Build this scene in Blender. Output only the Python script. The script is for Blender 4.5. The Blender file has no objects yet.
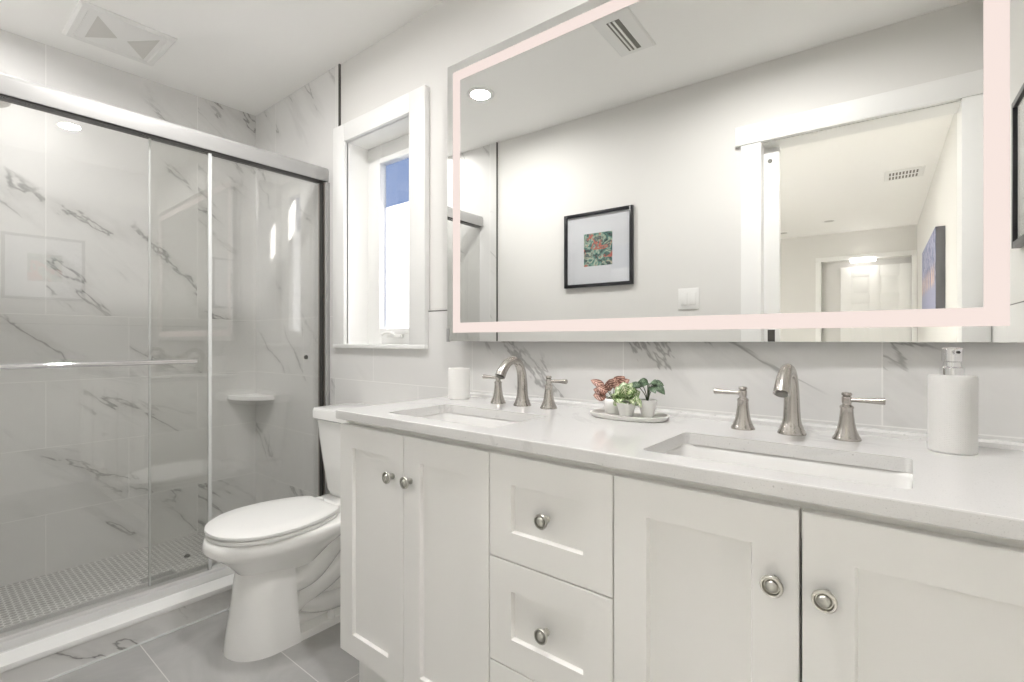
import bpy, bmesh, math, random
from mathutils import Vector, Matrix
random.seed(7)
S = bpy.context.scene
C = S.collection
PI = math.pi

# ------------------------------------------------------------------ camera, world, sun, exposure
H = 1.09
cam_d = bpy.data.cameras.new('camera')
cam = bpy.data.objects.new('camera', cam_d); C.objects.link(cam)
cam.location = (0, 0, H)
cam.rotation_euler = (PI / 2, 0, math.atan(400 / 495.6))
cam_d.sensor_width = 36.0
cam_d.lens = 495.6 * 36 / 1024
cam_d.shift_y = -1 / 1024
cam_d.clip_start = 0.01
S.camera = cam

world = bpy.data.worlds.new('world'); S.world = world
world.use_nodes = True
bg = world.node_tree.nodes['Background']
bg.inputs['Color'].default_value = (0.31, 0.42, 0.70, 1)
bg.inputs['Strength'].default_value = 0.69

sun_d = bpy.data.lights.new('sun', 'SUN')
sun = bpy.data.objects.new('sun', sun_d); C.objects.link(sun)
sun_d.energy = 40.0; sun_d.angle = math.radians(0.53); sun_d.color = (1, 0.96, 0.9)
sun.location = (-8, 6, 7)
sun.rotation_euler = Vector((0.86, -0.22, -0.46)).to_track_quat('-Z', 'Y').to_euler()

LAMP = 10.4             # watts of each recessed bathroom downlight
BEAM = 172              # their beam spread in degrees
HALL_FILL = 520.0             # emission of the fill lamp added in the hall, out of view
vs = S.view_settings
vs.view_transform = 'Standard'; vs.look = 'None'; vs.exposure = 0.54; vs.gamma = 1.0
vs.use_curve_mapping = False
S.cycles.max_bounces = 14; S.cycles.diffuse_bounces = 8; S.cycles.glossy_bounces = 8
S.cycles.transmission_bounces = 8; S.cycles.transparent_max_bounces = 16
S.cycles.caustics_reflective = False; S.cycles.caustics_refractive = False
S.cycles.sample_clamp_indirect = 6.0

# ------------------------------------------------------------------ room measurements
WY = 1.378      # tile face of the vanity wall
DY = 1.386      # drywall face of the vanity wall
FY = -0.010     # face of the doorway wall
LX = -3.131     # tile face of the shower back wall
RX = 0.310      # right wall
CZ = 2.463      # ceiling
CT = 0.8766     # countertop top
YF = 0.852      # cabinet front face

# ------------------------------------------------------------------ materials
def new_mat(name):
    m = bpy.data.materials.new(name); m.use_nodes = True
    return m, m.node_tree, m.node_tree.nodes['Principled BSDF']

def mat(name, col, rough=0.5, metal=0.0, spec=0.5, emit=None, estr=0.0, coat=0.0):
    m, nt, b = new_mat(name)
    b.inputs['Base Color'].default_value = (*col, 1)
    b.inputs['Roughness'].default_value = rough
    b.inputs['Metallic'].default_value = metal
    b.inputs['Specular IOR Level'].default_value = spec
    b.inputs['Coat Weight'].default_value = coat
    if emit:
        b.inputs['Emission Color'].default_value = (*emit, 1)
        b.inputs['Emission Strength'].default_value = estr
    return m

class G:
    """small helper to write node graphs"""
    def __init__(s, nt): s.nt = nt
    def n(s, t, **kw):
        x = s.nt.nodes.new(t)
        for k, v in kw.items(): setattr(x, k, v)
        return x
    def put(s, sock, v):
        if isinstance(v, bpy.types.NodeSocket): s.nt.links.new(v, sock)
        else: sock.default_value = v
    def m(s, op, a, b=None, c=None):
        x = s.n('ShaderNodeMath', operation=op)
        s.put(x.inputs[0], a)
        if b is not None: s.put(x.inputs[1], b)
        if c is not None: s.put(x.inputs[2], c)
        return x.outputs[0]
    def sep(s, v):
        x = s.n('ShaderNodeSeparateXYZ'); s.put(x.inputs[0], v); return x.outputs
    def comb(s, a, b, c):
        x = s.n('ShaderNodeCombineXYZ')
        for i, q in enumerate((a, b, c)): s.put(x.inputs[i], q)
        return x.outputs[0]
    def noise(s, vec, scale, detail=4, rough=0.55, dist=0.0, lac=2.0):
        x = s.n('ShaderNodeTexNoise'); s.put(x.inputs['Vector'], vec)
        x.inputs['Scale'].default_value = scale; x.inputs['Detail'].default_value = detail
        x.inputs['Roughness'].default_value = rough; x.inputs['Distortion'].default_value = dist
        return x.outputs[0]
    def white(s, vec):
        x = s.n('ShaderNodeTexWhiteNoise', noise_dimensions='3D'); s.put(x.inputs['Vector'], vec)
        return x.outputs['Value']
    def ramp(s, v, lo, hi, a=0.0, b=1.0):
        x = s.n('ShaderNodeMapRange', interpolation_type='SMOOTHSTEP')
        s.put(x.inputs[0], v)
        for i, q in enumerate((lo, hi, a, b)): x.inputs[i + 1].default_value = q
        return x.outputs[0]
    def mix(s, f, a, b):
        x = s.n('ShaderNodeMix', data_type='RGBA')
        s.put(x.inputs['Factor'], f)
        for k, q in (('A', a), ('B', b)):
            sock = [i for i in x.inputs if i.name == k and i.type == 'RGBA'][0]
            if isinstance(q, bpy.types.NodeSocket): s.nt.links.new(q, sock)
            else: sock.default_value = (*q, 1)
        return [o for o in x.outputs if o.type == 'RGBA'][0]
    def coord(s): return s.n('ShaderNodeTexCoord').outputs['Object']

def marble_tile(name, ua, pu, pv, ou, ov, stagger=0.5, base=(0.755, 0.75, 0.738), seed=0.0,
                grout=(0.87, 0.865, 0.85), rough=0.30, gw=0.0030, vein=1.0):
    m, nt, b = new_mat(name); g = G(nt)
    xyz = g.sep(g.coord())
    u = xyz['XYZ'.index(ua)]; v = xyz[2]
    vj = g.m('MINIMUM', v, 1.35)      # one tall slab course above the fourth row
    row = g.m('FLOOR', g.m('DIVIDE', g.m('SUBTRACT', vj, ov), pv))
    sh = g.m('MULTIPLY', g.m('FLOORED_MODULO', row, 2.0), pu * stagger)
    uu = g.m('DIVIDE', g.m('SUBTRACT', g.m('SUBTRACT', u, ou), sh), pu)
    col = g.m('FLOOR', uu)
    fu = g.m('MULTIPLY', g.m('FRACT', uu), pu)
    fv = g.m('MULTIPLY', g.m('FRACT', g.m('DIVIDE', g.m('SUBTRACT', vj, ov), pv)), pv)
    gr = g.m('MAXIMUM', g.m('LESS_THAN', fu, gw), g.m('LESS_THAN', fv, gw))
    h = g.white(g.comb(row, col, seed + 0.37))
    h2 = g.white(g.comb(col, row, seed + 5.1))
    # veins run diagonally down to the right, each tile its own cut of stone
    s_ = 1.0 if ua == 'X' else -1.0
    a = g.m('ADD', g.m('MULTIPLY', u, 0.76 * s_ * (1 if ua == 'X' else -1)), g.m('MULTIPLY', v, -0.65))
    c = g.m('ADD', g.m('MULTIPLY', u, 0.65), g.m('MULTIPLY', v, 0.76))
    vec = g.comb(g.m('ADD', g.m('MULTIPLY', a, 0.48), g.m('MULTIPLY', h, 23.0)),
                 g.m('ADD', g.m('MULTIPLY', c, 1.55), g.m('MULTIPLY', h2, 17.0)), g.m('MULTIPLY', h, 9.0))
    n1 = g.noise(vec, 1.05, 7, 0.60, 0.45)
    n2 = g.noise(vec, 2.0, 6, 0.62, 0.3)
    nm = g.noise(vec, 2.3, 3, 0.5)
    nb = g.noise(vec, 5.5, 2, 0.5)
    d1 = g.m('ABSOLUTE', g.m('SUBTRACT', n1, 0.5))
    thin = g.ramp(d1, 0.0, 0.008, 1.0, 0.0)
    soft = g.ramp(d1, 0.0, 0.055, 1.0, 0.0)
    thin2 = g.ramp(g.m('ABSOLUTE', g.m('SUBTRACT', n2, 0.46)), 0.0, 0.008, 1.0, 0.0)
    mk = g.ramp(nm, 0.48, 0.60)
    mk2 = g.m('MULTIPLY', g.ramp(nm, 0.62, 0.72), g.ramp(nb, 0.42, 0.6))
    dark = g.m('MULTIPLY', g.m('MAXIMUM', g.m('MULTIPLY', thin, mk), g.m('MULTIPLY', thin2, mk2)), 0.80 * vein)
    pale = g.m('MULTIPLY', g.m('MULTIPLY', soft, mk), 0.40 * vein)
    cloud = g.ramp(n2, 0.35, 0.7, 0.0, 0.14)
    c1 = g.mix(cloud, base, (base[0] * 0.84, base[1] * 0.84, base[2] * 0.84))
    c2 = g.mix(pale, c1, (0.46, 0.455, 0.44))
    c3 = g.mix(dark, c2, (0.16, 0.155, 0.15))
    c4 = g.mix(gr, c3, grout)
    nt.links.new(c4, b.inputs['Base Color'])
    nt.links.new(g.m('ADD', g.m('MULTIPLY', gr, 0.5), rough), b.inputs['Roughness'])
    bp = g.n('ShaderNodeBump'); bp.inputs['Strength'].default_value = 0.25; bp.inputs['Distance'].default_value = 0.001
    nt.links.new(g.m('SUBTRACT', 1.0, gr), bp.inputs['Height']); nt.links.new(bp.outputs[0], b.inputs['Normal'])
    return m

M = {}
M['paint'] = mat('wall_paint', (0.765, 0.757, 0.735), 0.65, spec=0.3)
M['ceiling'] = mat('ceiling_paint', (0.94, 0.935, 0.918), 0.8, spec=0.2)
M['trim'] = mat('white_trim_paint', (0.87, 0.87, 0.857), 0.35)
M['cabinet'] = mat('cabinet_paint', (0.89, 0.883, 0.86), 0.38, spec=0.4)
M['porcelain'] = mat('porcelain', (0.91, 0.907, 0.89), 0.12, spec=0.5, coat=0.3)
M['basin'] = mat('basin_porcelain', (0.82, 0.815, 0.80), 0.10, coat=0.2)
M['plastic'] = mat('white_plastic', (0.83, 0.827, 0.81), 0.28)
M['tile_x'] = marble_tile('marble_tile_vanity_wall', 'X', 0.628, 0.31, -1.937, 0.277, vein=0.68, seed=5.0)
M['tile_y'] = marble_tile('marble_tile_shower_wall', 'Y', 0.628, 0.31, 0.744, 0.277, vein=0.85, seed=4.0, stagger=0.5)
M['tile_curb'] = marble_tile('marble_tile_curb', 'Y', 2.2, 0.5, -0.5, -0.3, seed=3.3)
M['tile_right'] = marble_tile('marble_tile_right_wall', 'Y', 0.628, 0.31, 0.30, 0.277, seed=4.0)
M['dark_edge'] = mat('dark_metal_edge', (0.10, 0.098, 0.09), 0.35, 0.6)
M['near_black'] = mat('near_black_matte', (0.03, 0.028, 0.025), 0.5)
M['chrome'] = mat('polished_chrome', (0.85, 0.85, 0.86), 0.05, 1.0)
M['alu'] = mat('satin_aluminium', (0.40, 0.397, 0.39), 0.5, 0.25)
M['track'] = mat('pale_aluminium_track', (0.66, 0.655, 0.645), 0.4, 0.2)
M['jamb_reflection'] = mat('jamb_reflection_brown', (0.40, 0.36, 0.33), 0.3, 1.0)  # brown reflection in the jamb metal put into its colour
M['black'] = mat('black_frame', (0.012, 0.012, 0.015), 0.3)
M['mat_board'] = mat('mat_board', (0.80, 0.815, 0.85), 0.8)
M['seal'] = mat('clear_edge_seal', (0.72, 0.73, 0.72), 0.2)
M['off_lens'] = mat('unlit_lens', (0.5, 0.49, 0.47), 0.4)
M['slot'] = mat('vent_slot_dark', (0.19, 0.185, 0.165), 0.7)
M['mesh_grey'] = mat('vent_mesh_grey', (0.66, 0.65, 0.62), 0.7)
M['soil'] = mat('soil', (0.05, 0.035, 0.025), 0.9)
M['pot'] = mat('white_pot', (0.86, 0.855, 0.84), 0.4)
M['tray'] = mat('white_stone_tray', (0.74, 0.73, 0.705), 0.5)
M['cup'] = mat('white_ceramic_cup', (0.84, 0.83, 0.81), 0.3)
M['canvas_side'] = mat('canvas_grey_edge', (0.14, 0.14, 0.15), 0.7)

def brushed(name, col, rough):
    m, nt, b = new_mat(name); g = G(nt)
    n = g.noise(g.coord(), 18, 2, 0.5)
    nt.links.new(g.ramp(n, 0.2, 0.8, rough * 0.95, rough * 1.05), b.inputs['Roughness'])
    b.inputs['Base Color'].default_value = (*col, 1); b.inputs['Metallic'].default_value = 1.0
    return m
M['nickel'] = brushed('brushed_nickel', (0.49, 0.465, 0.435), 0.25)
M['knob'] = brushed('satin_nickel_knob', (0.55, 0.54, 0.50), 0.3)

def glass(name, tint=(0.955, 0.965, 0.955), f0=0.04):
    """thin clear sheet: see-through plus a mirror reflection that grows towards grazing angles"""
    m, nt, b = new_mat(name); g = G(nt); nt.nodes.remove(b)
    lw = g.n('ShaderNodeLayerWeight'); lw.inputs['Blend'].default_value = 0.5
    f = g.m('MULTIPLY_ADD', g.m('POWER', lw.outputs['Facing'], 5.0), 1 - f0, f0)
    t = g.n('ShaderNodeBsdfTransparent'); t.inputs['Color'].default_value = (*tint, 1)
    gl = g.n('ShaderNodeBsdfGlossy'); gl.inputs['Roughness'].default_value = 0.0
    mx = g.n('ShaderNodeMixShader'); nt.links.new(f, mx.inputs[0])
    nt.links.new(t.outputs[0], mx.inputs[1]); nt.links.new(gl.outputs[0], mx.inputs[2])
    nt.links.new(mx.outputs[0], nt.nodes['Material Output'].inputs['Surface'])
    return m
M['glass'] = glass('shower_glass', (0.965, 0.967, 0.960), 0.085)
M['clear'] = glass('clear_pane', (0.97, 0.97, 0.97), 0.04)

def frosted(name):
    m, nt, b = new_mat(name); g = G(nt); nt.nodes.remove(b)
    t = g.n('ShaderNodeBsdfTranslucent'); t.inputs['Color'].default_value = (0.9, 0.9, 0.9, 1)
    d = g.n('ShaderNodeBsdfDiffuse'); d.inputs['Color'].default_value = (0.85, 0.85, 0.85, 1)
    mx = g.n('ShaderNodeMixShader'); mx.inputs[0].default_value = 0.25
    nt.links.new(t.outputs[0], mx.inputs[1]); nt.links.new(d.outputs[0], mx.inputs[2])
    nt.links.new(mx.outputs[0], nt.nodes['Material Output'].inputs['Surface'])
    return m
M['frosted'] = frosted('frosted_white_film')

def mirror_mat():
    m, nt, b = new_mat('mirror_silver')
    b.inputs['Base Color'].default_value = (0.93, 0.935, 0.92, 1)
    b.inputs['Metallic'].default_value = 1.0; b.inputs['Roughness'].default_value = 0.0
    return m
M['mirror'] = mirror_mat()
def emitter(name, col, k):
    m, nt, b = new_mat(name)
    e = nt.nodes.new('ShaderNodeEmission'); e.inputs[0].default_value = (*col, 1); e.inputs[1].default_value = k
    nt.nodes.remove(b); nt.links.new(e.outputs[0], nt.nodes['Material Output'].inputs['Surface'])
    return m
M['led'] = emitter('led_strip_warm_pink', (0.93, 0.79, 0.735), 0.70)
M['lamp'] = emitter('lit_lamp_lens', (1.0, 0.98, 0.94), 14.0)
M['hall_fill'] = emitter('added_hall_fill_lens', (1.0, 0.975, 0.93), HALL_FILL)
M['bar_lamp'] = emitter('lit_bar_lens', (1.0, 0.95, 0.92), 9.0)

def quartz():
    m, nt, b = new_mat('white_quartz'); g = G(nt); co = g.coord()
    n1 = g.noise(co, 2.2, 6, 0.6, 0.8); n2 = g.noise(co, 3.1, 3, 0.5)
    v = g.m('MULTIPLY', g.ramp(g.m('ABSOLUTE', g.m('SUBTRACT', n1, 0.5)), 0.0, 0.02, 1, 0), g.ramp(n2, 0.48, 0.6))
    sp = g.ramp(g.noise(co, 420, 2, 0.6), 0.60, 0.68)
    sp2 = g.ramp(g.noise(co, 130, 2, 0.6), 0.70, 0.74)
    c = g.mix(g.m('MULTIPLY', v, 0.30), (0.73, 0.725, 0.715), (0.47, 0.465, 0.455))
    c = g.mix(g.m('MULTIPLY', sp, 0.38), c, (0.5, 0.49, 0.48))
    c = g.mix(g.m('MULTIPLY', sp2, 0.55), c, (0.36, 0.35, 0.34))
    nt.links.new(c, b.inputs['Base Color']); b.inputs['Roughness'].default_value = 0.09
    return m
M['quartz'] = quartz()

def floor_tile():
    m, nt, b = new_mat('grey_floor_tile'); g = G(nt); xyz = g.sep(g.coord())
    pv, pu = 0.298, 1.2
    r = g.m('DIVIDE', g.m('SUBTRACT', xyz[1], 0.542), pv); row = g.m('FLOOR', r)
    fv = g.m('MULTIPLY', g.m('FRACT', r), pv)
    c_ = g.m('DIVIDE', g.m('SUBTRACT', g.m('ADD', xyz[0], 1.408), g.m('MULTIPLY', g.m('FLOORED_MODULO', g.m('ADD', row, 1.0), 2.0), 0.3)), pu)
    fu = g.m('MULTIPLY', g.m('FRACT', c_), pu)
    gr = g.m('MAXIMUM', g.m('LESS_THAN', fu, 0.003), g.m('LESS_THAN', fv, 0.003))
    h = g.white(g.comb(row, g.m('FLOOR', c_), 0.5))
    vec = g.comb(g.m('ADD', xyz[0], g.m('MULTIPLY', h, 7.0)), xyz[1], h)
    n = g.noise(vec, 3.2, 6, 0.6, 0.6)
    col = g.mix(g.ramp(n, 0.3, 0.72), (0.36, 0.356, 0.35), (0.47, 0.465, 0.457))
    col = g.mix(gr, col, (0.66, 0.65, 0.63))
    nt.links.new(col, b.inputs['Base Color']); b.inputs['Roughness'].default_value = 0.38
    return m
M['floor'] = floor_tile()

def mosaic():
    """small round tiles on a hexagonal lattice"""
    m, nt, b = new_mat('grey_mosaic_shower_floor'); g = G(nt); xyz = g.sep(g.coord())
    p = 0.0255; q = p * math.sqrt(3)
    def cell(dx, dy):
        a = g.m('SUBTRACT', g.m('FLOORED_MODULO', g.m('ADD', xyz[0], dx), p), p / 2)
        c = g.m('SUBTRACT', g.m('FLOORED_MODULO', g.m('ADD', xyz[1], dy), q), q / 2)
        return g.m('SQRT', g.m('ADD', g.m('MULTIPLY', a, a), g.m('MULTIPLY', c, c)))
    d = g.m('MINIMUM', cell(0, 0), cell(p / 2, q / 2))
    t = g.ramp(d, 0.0098, 0.0114, 0.0, 1.0)
    n = g.noise(g.coord(), 30, 2)
    c = g.mix(g.ramp(n, 0.3, 0.7), (0.40, 0.395, 0.385), (0.50, 0.495, 0.48))
    c = g.mix(t, c, (0.80, 0.795, 0.78))
    nt.links.new(c, b.inputs['Base Color']); b.inputs['Roughness'].default_value = 0.35
    bp = g.n('ShaderNodeBump'); bp.inputs['Strength'].default_value = 0.4; bp.inputs['Distance'].default_value = 0.001
    nt.links.new(g.m('SUBTRACT', 1.0, t), bp.inputs['Height']); nt.links.new(bp.outputs[0], b.inputs['Normal'])
    return m
M['mosaic'] = mosaic()
M['hall_floor'] = mat('pale_hall_floor', (0.84, 0.83, 0.81), 0.5)

def print_art(name, kind):
    m, nt, b = new_mat(name); g = G(nt); co = g.coord()
    n1 = g.noise(co, 16 if kind == 'leafy' else 9, 4, 0.6, 1.6); n2 = g.noise(co, 11, 3, 0.6, 1.0)
    xyz = g.sep(co)
    r = g.n('ShaderNodeValToRGB'); nt.links.new(n1, r.inputs[0]); e = r.color_ramp.elements
    if kind == 'leafy':
        cols = [(0.36, (0.01, 0.02, 0.02)), (0.45, (0.02, 0.09, 0.075)), (0.51, (0.12, 0.32, 0.26)),
                (0.56, (0.55, 0.60, 0.45)), (0.62, (0.02, 0.05, 0.05)), (0.75, (0.30, 0.40, 0.36))]
    else:
        cols = [(0.25, (0.04, 0.05, 0.10)), (0.45, (0.14, 0.16, 0.27)), (0.55, (0.34, 0.34, 0.46)), (0.7, (0.07, 0.08, 0.15))]
    e[0].position, e[0].color = cols[0][0], (*cols[0][1], 1)
    e[1].position, e[1].color = cols[-1][0], (*cols[-1][1], 1)
    for p, c in cols[1:-1]:
        x = e.new(p); x.color = (*c, 1)
    out = r.outputs[0]
    if kind == 'leafy':
        out = g.mix(g.ramp(n2, 0.56, 0.60), out, (0.55, 0.13, 0.09))
        out = g.mix(g.ramp(n2, 0.36, 0.33), out, (0.62, 0.56, 0.42))
    else:   # streaky amber band across the middle, pale blue grey below
        band = g.m('MULTIPLY', g.ramp(xyz[2], 1.46, 1.52), g.ramp(xyz[2], 1.66, 1.58))
        streak = g.noise(g.comb(xyz[0], g.m('MULTIPLY', xyz[1], 14), xyz[2]), 2.5, 3)
        low = g.ramp(xyz[2], 1.55, 1.45)
        out = g.mix(low, out, (0.27, 0.28, 0.40))
        out = g.mix(g.m('MULTIPLY', band, g.ramp(streak, 0.45, 0.6)), out, (0.62, 0.42, 0.30))
    nt.links.new(out, b.inputs['Base Color']); b.inputs['Roughness'].default_value = 0.6
    return m
M['art'] = print_art('leafy_print', 'leafy')
M['canvas'] = print_art('abstract_canvas', 'canvas')

def leaf_mat(name, edge, vein, amount):
    """variegated leaf: uv.x across (0..1), uv.y along the leaf"""
    m, nt, b = new_mat(name); g = G(nt)
    uv = g.sep(g.n('ShaderNodeTexCoord').outputs['UV'])
    d = g.m('ABSOLUTE', g.m('SUBTRACT', uv[0], 0.5))
    w = g.m('SINE', g.m('ADD', g.m('MULTIPLY', uv[1], 30.0), g.m('MULTIPLY', d, 22.0)))
    k = g.m('MULTIPLY', g.ramp(w, -0.2, 0.6), g.ramp(d, 0.5, 0.28))
    k = g.m('MAXIMUM', k, g.ramp(d, 0.07, 0.03))
    c = g.mix(g.m('MULTIPLY', k, amount), edge, vein)
    nt.links.new(c, b.inputs['Base Color']); b.inputs['Roughness'].default_value = 0.4
    return m
M['leaf_red'] = leaf_mat('peach_brown_leaf', (0.16, 0.06, 0.04), (0.74, 0.47, 0.38), 0.9)
M['leaf_cream'] = leaf_mat('cream_green_leaf', (0.16, 0.28, 0.08), (0.86, 0.87, 0.68), 1.0)
M['leaf_dark'] = leaf_mat('dark_green_leaf', (0.03, 0.065, 0.03), (0.22, 0.32, 0.19), 0.6)
M['stem'] = mat('dark_stem', (0.07, 0.09, 0.045), 0.6)

def dimpled():
    m, nt, b = new_mat('white_dimpled_ceramic'); g = G(nt)
    uv = g.sep(g.n('ShaderNodeTexCoord').outputs['UV'])
    a = g.m('SINE', g.m('MULTIPLY', uv[0], 2 * PI * 44)); c = g.m('SINE', g.m('MULTIPLY', uv[1], 2 * PI * 26))
    h = g.ramp(g.m('MULTIPLY', g.m('ADD', g.m('ABSOLUTE', a), g.m('ABSOLUTE', c)), 0.5), 0.2, 0.8)
    b.inputs['Base Color'].default_value = (0.90, 0.89, 0.87, 1); b.inputs['Roughness'].default_value = 0.35
    bp = g.n('ShaderNodeBump'); bp.inputs['Strength'].default_value = 0.6; bp.inputs['Distance'].default_value = 0.0018
    nt.links.new(h, bp.inputs['Height']); nt.links.new(bp.outputs[0], b.inputs['Normal'])
    return m
M['dimple'] = dimpled()

# ------------------------------------------------------------------ mesh helpers
def sharpen(bm, ang=38):
    for f in bm.faces: f.smooth = True
    for e in bm.edges:
        e.smooth = not (len(e.link_faces) == 2 and e.calc_face_angle(0) > math.radians(ang))

def obj(name, bm, m, parent=None, ang=38, recalc=True):
    if recalc: bmesh.ops.recalc_face_normals(bm, faces=bm.faces[:])
    sharpen(bm, ang)
    me = bpy.data.meshes.new(name); bm.to_mesh(me); bm.free()
    for q in (m if isinstance(m, (list, tuple)) else [m]): me.materials.append(q)
    o = bpy.data.objects.new(name, me); C.objects.link(o)
    if parent:
        o.parent = parent
        o.matrix_parent_inverse = Matrix.Translation(parent.location).inverted()
    return o

def tag(o, label, cat, group=None):
    o['label'] = label; o['category'] = cat
    if group: o['group'] = group
    return o

def thing(name, label, cat, loc, group=None):
    o = bpy.data.objects.new(name, None); C.objects.link(o); o.location = loc
    o.empty_display_size = 0.05
    return tag(o, label, cat, group)

def struct(name, bm, m, parent=None, **kw):
    o = obj(name, bm, m, parent, **kw)
    if not parent: o['kind'] = 'structure'
    return o

def box(bm, x0, x1, y0, y1, z0, z1, bev=0.0, seg=2):
    r = bmesh.ops.create_cube(bm, size=1.0)['verts']
    for v in r:
        v.co = Vector(((x0 + x1) / 2 + v.co.x * (x1 - x0), (y0 + y1) / 2 + v.co.y * (y1 - y0), (z0 + z1) / 2 + v.co.z * (z1 - z0)))
    if bev:
        es = list({e for v in r for e in v.link_edges})
        bmesh.ops.bevel(bm, geom=es, offset=bev, segments=seg, affect='EDGES', profile=0.5)
    return bm

def B(*boxes, bev=0.0, seg=2):
    bm = bmesh.new()
    for b in boxes: box(bm, *b, bev=bev, seg=seg)
    return bm

def loft(bm, rings, cap0=True, cap1=True, closed=True, uv=False):
    vs = [[bm.verts.new(p) for p in r] for r in rings]
    n = len(rings[0]); lay = bm.loops.layers.uv.verify() if uv else None
    for i in range(len(rings) - 1):
        for j in range(n if closed else n - 1):
            k = (j + 1) % n
            f = bm.faces.new((vs[i][j], vs[i][k], vs[i + 1][k], vs[i + 1][j]))
            if uv:
                for l, (a, b) in zip(f.loops, ((j, i), (j + 1, i), (j + 1, i + 1), (j, i + 1))):
                    l[lay].uv = (a / n, b / (len(rings) - 1))
    if cap0: bm.faces.new(vs[0][::-1])
    if cap1: bm.faces.new(vs[-1])
    return bm

def lathe(bm, prof, c=(0, 0, 0), axis=None, n=40, cap0=True, cap1=True, uv=False):
    """prof: (radius, height) pairs; axis: direction the height runs along"""
    R = Vector((0, 0, 1)).rotation_difference(Vector(axis)).to_matrix() if axis else Matrix.Identity(3)
    c = Vector(c)
    rings = [[c + R @ Vector((r * math.cos(2 * PI * k / n), r * math.sin(2 * PI * k / n), h)) for k in range(n)] for r, h in prof]
    return loft(bm, rings, cap0, cap1, uv=uv)

def tube(bm, pts, radii, n=20, flat=1.0, up=(0, 0, 1)):
    """sweep a (possibly flattened) circle along points"""
    pts = [Vector(p) for p in pts]
    if isinstance(radii, (int, float)): radii = [radii] * len(pts)
    T = [(pts[min(i + 1, len(pts) - 1)] - pts[max(i - 1, 0)]).normalized() for i in range(len(pts))]
    ref = Vector(up)
    if abs(T[0].dot(ref)) > 0.95: ref = Vector((1, 0, 0))
    a = (ref - T[0] * ref.dot(T[0])).normalized()
    rings = []
    for i, p in enumerate(pts):
        if i: a = (T[i - 1].rotation_difference(T[i]) @ a); a = (a - T[i] * a.dot(T[i])).normalized()
        b = T[i].cross(a)
        rings.append([p + a * (math.cos(2 * PI * k / n) * radii[i] * flat) + b * (math.sin(2 * PI * k / n) * radii[i]) for k in range(n)])
    return loft(bm, rings)

def smooth_path(pts, k=6):
    """Catmull-Rom through the points"""
    P = [Vector(p) for p in pts]; P = [P[0] * 2 - P[1]] + P + [P[-1] * 2 - P[-2]]
    out = []
    for i in range(1, len(P) - 2):
        for s in range(k):
            t = s / k
            a, b, c, d = P[i - 1], P[i], P[i + 1], P[i + 2]
            out.append(0.5 * ((2 * b) + (c - a) * t + (2 * a - 5 * b + 4 * c - d) * t * t + (3 * b - a - 3 * c + d) * t ** 3))
    out.append(P[-2]); return out

def rrect(cx, cy, hx, hy, r, z, n=6):
    pts = []
    for sx, sy, a0 in ((1, 1, 0), (-1, 1, 90), (-1, -1, 180), (1, -1, 270)):
        for k in range(n + 1):
            a = math.radians(a0 + 90 * k / n)
            pts.append(Vector((cx + sx * (hx - r) + r * math.cos(a), cy + sy * (hy - r) + r * math.sin(a), z)))
    return pts

def frame_loft(bm, steps, plane='y'):
    """concentric rectangles: (x0,x1,z0,z1,depth) -> loft, last one capped"""
    rings = []
    for x0, x1, z0, z1, d in steps:
        q = [(x0, z0), (x1, z0), (x1, z1), (x0, z1)]
        if plane == 'y': rings.append([Vector((a, d, b)) for a, b in q])
        elif plane == 'x': rings.append([Vector((d, a, b)) for a, b in q])
        else: rings.append([Vector((a, b, d)) for a, b in q])
    return loft(bm, rings)

# ------------------------------------------------------------------ room shell
struct('floor', B((-2.17, 0.6, -6.2, 1.42, -0.08, 0.0)), M['floor'])
struct('floor_hall', B((-2.3, 0.6, -6.2, FY - 0.07, -0.02, 0.001)), M['hall_floor'])
struct('floor_shower', B((LX - 0.05, -2.17, FY - 0.05, 1.42, -0.08, 0.0)), M['mosaic'])
struct('ceiling', B((-3.35, 0.6, -6.2, 1.7, CZ, CZ + 0.1)), M['ceiling'])
wl = struct('wall_left', B((LX - 0.16, LX - 0.008, FY - 0.13, DY + 0.1, 0, CZ)), M['paint'])
struct('tile_cladding', B((LX - 0.008, LX, FY, WY, 0, CZ)), M['tile_y'], wl)
# vanity wall with its window opening
WX0, WX1, WZ0, WZ1 = -2.15, -1.66, 1.07, 2.055
wb = struct('wall_back', B((LX - 0.16, WX0 - 0.012, DY, DY + 0.144, 0, CZ), (WX1 + 0.012, RX + 0.12, DY, DY + 0.144, 0, CZ),
                           (WX0 - 0.012, WX1 + 0.012, DY, DY + 0.144, 0, WZ0 - 0.012), (WX0 - 0.012, WX1 + 0.012, DY, DY + 0.144, WZ1 + 0.012, CZ)), M['paint'])
struct('tile_cladding', B((LX, -2.22, WY, DY, 0, CZ), (-2.22, WX0 - 0.011, WY, DY, 0, 1.207), (WX0 - 0.011, WX1 + 0.011, WY, DY, 0, 1.058),
                          (WX1 + 0.011, RX, WY, DY, 0, 1.207)), M['tile_x'], wb)
struct('trim_1', B((-2.222, -2.214, WY - 0.0015, DY, 2.143, CZ)), M['dark_edge'])
struct('trim_2', B((-1.556, RX - 0.008, WY - 0.001, DY, 1.207, 1.2105)), M['dark_edge'])
wr = struct('wall_right', B((RX, RX + 0.12, -4.9, DY, 0, CZ)), M['paint'])
struct('wall_right_tile', B((RX - 0.008, RX, 0.0085, WY, 0, 1.207)), M['tile_right'])
struct('trim_3', B((RX - 0.009, RX, 0.03, WY - 0.001, 1.207, 1.2105)), M['dark_edge'])
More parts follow.
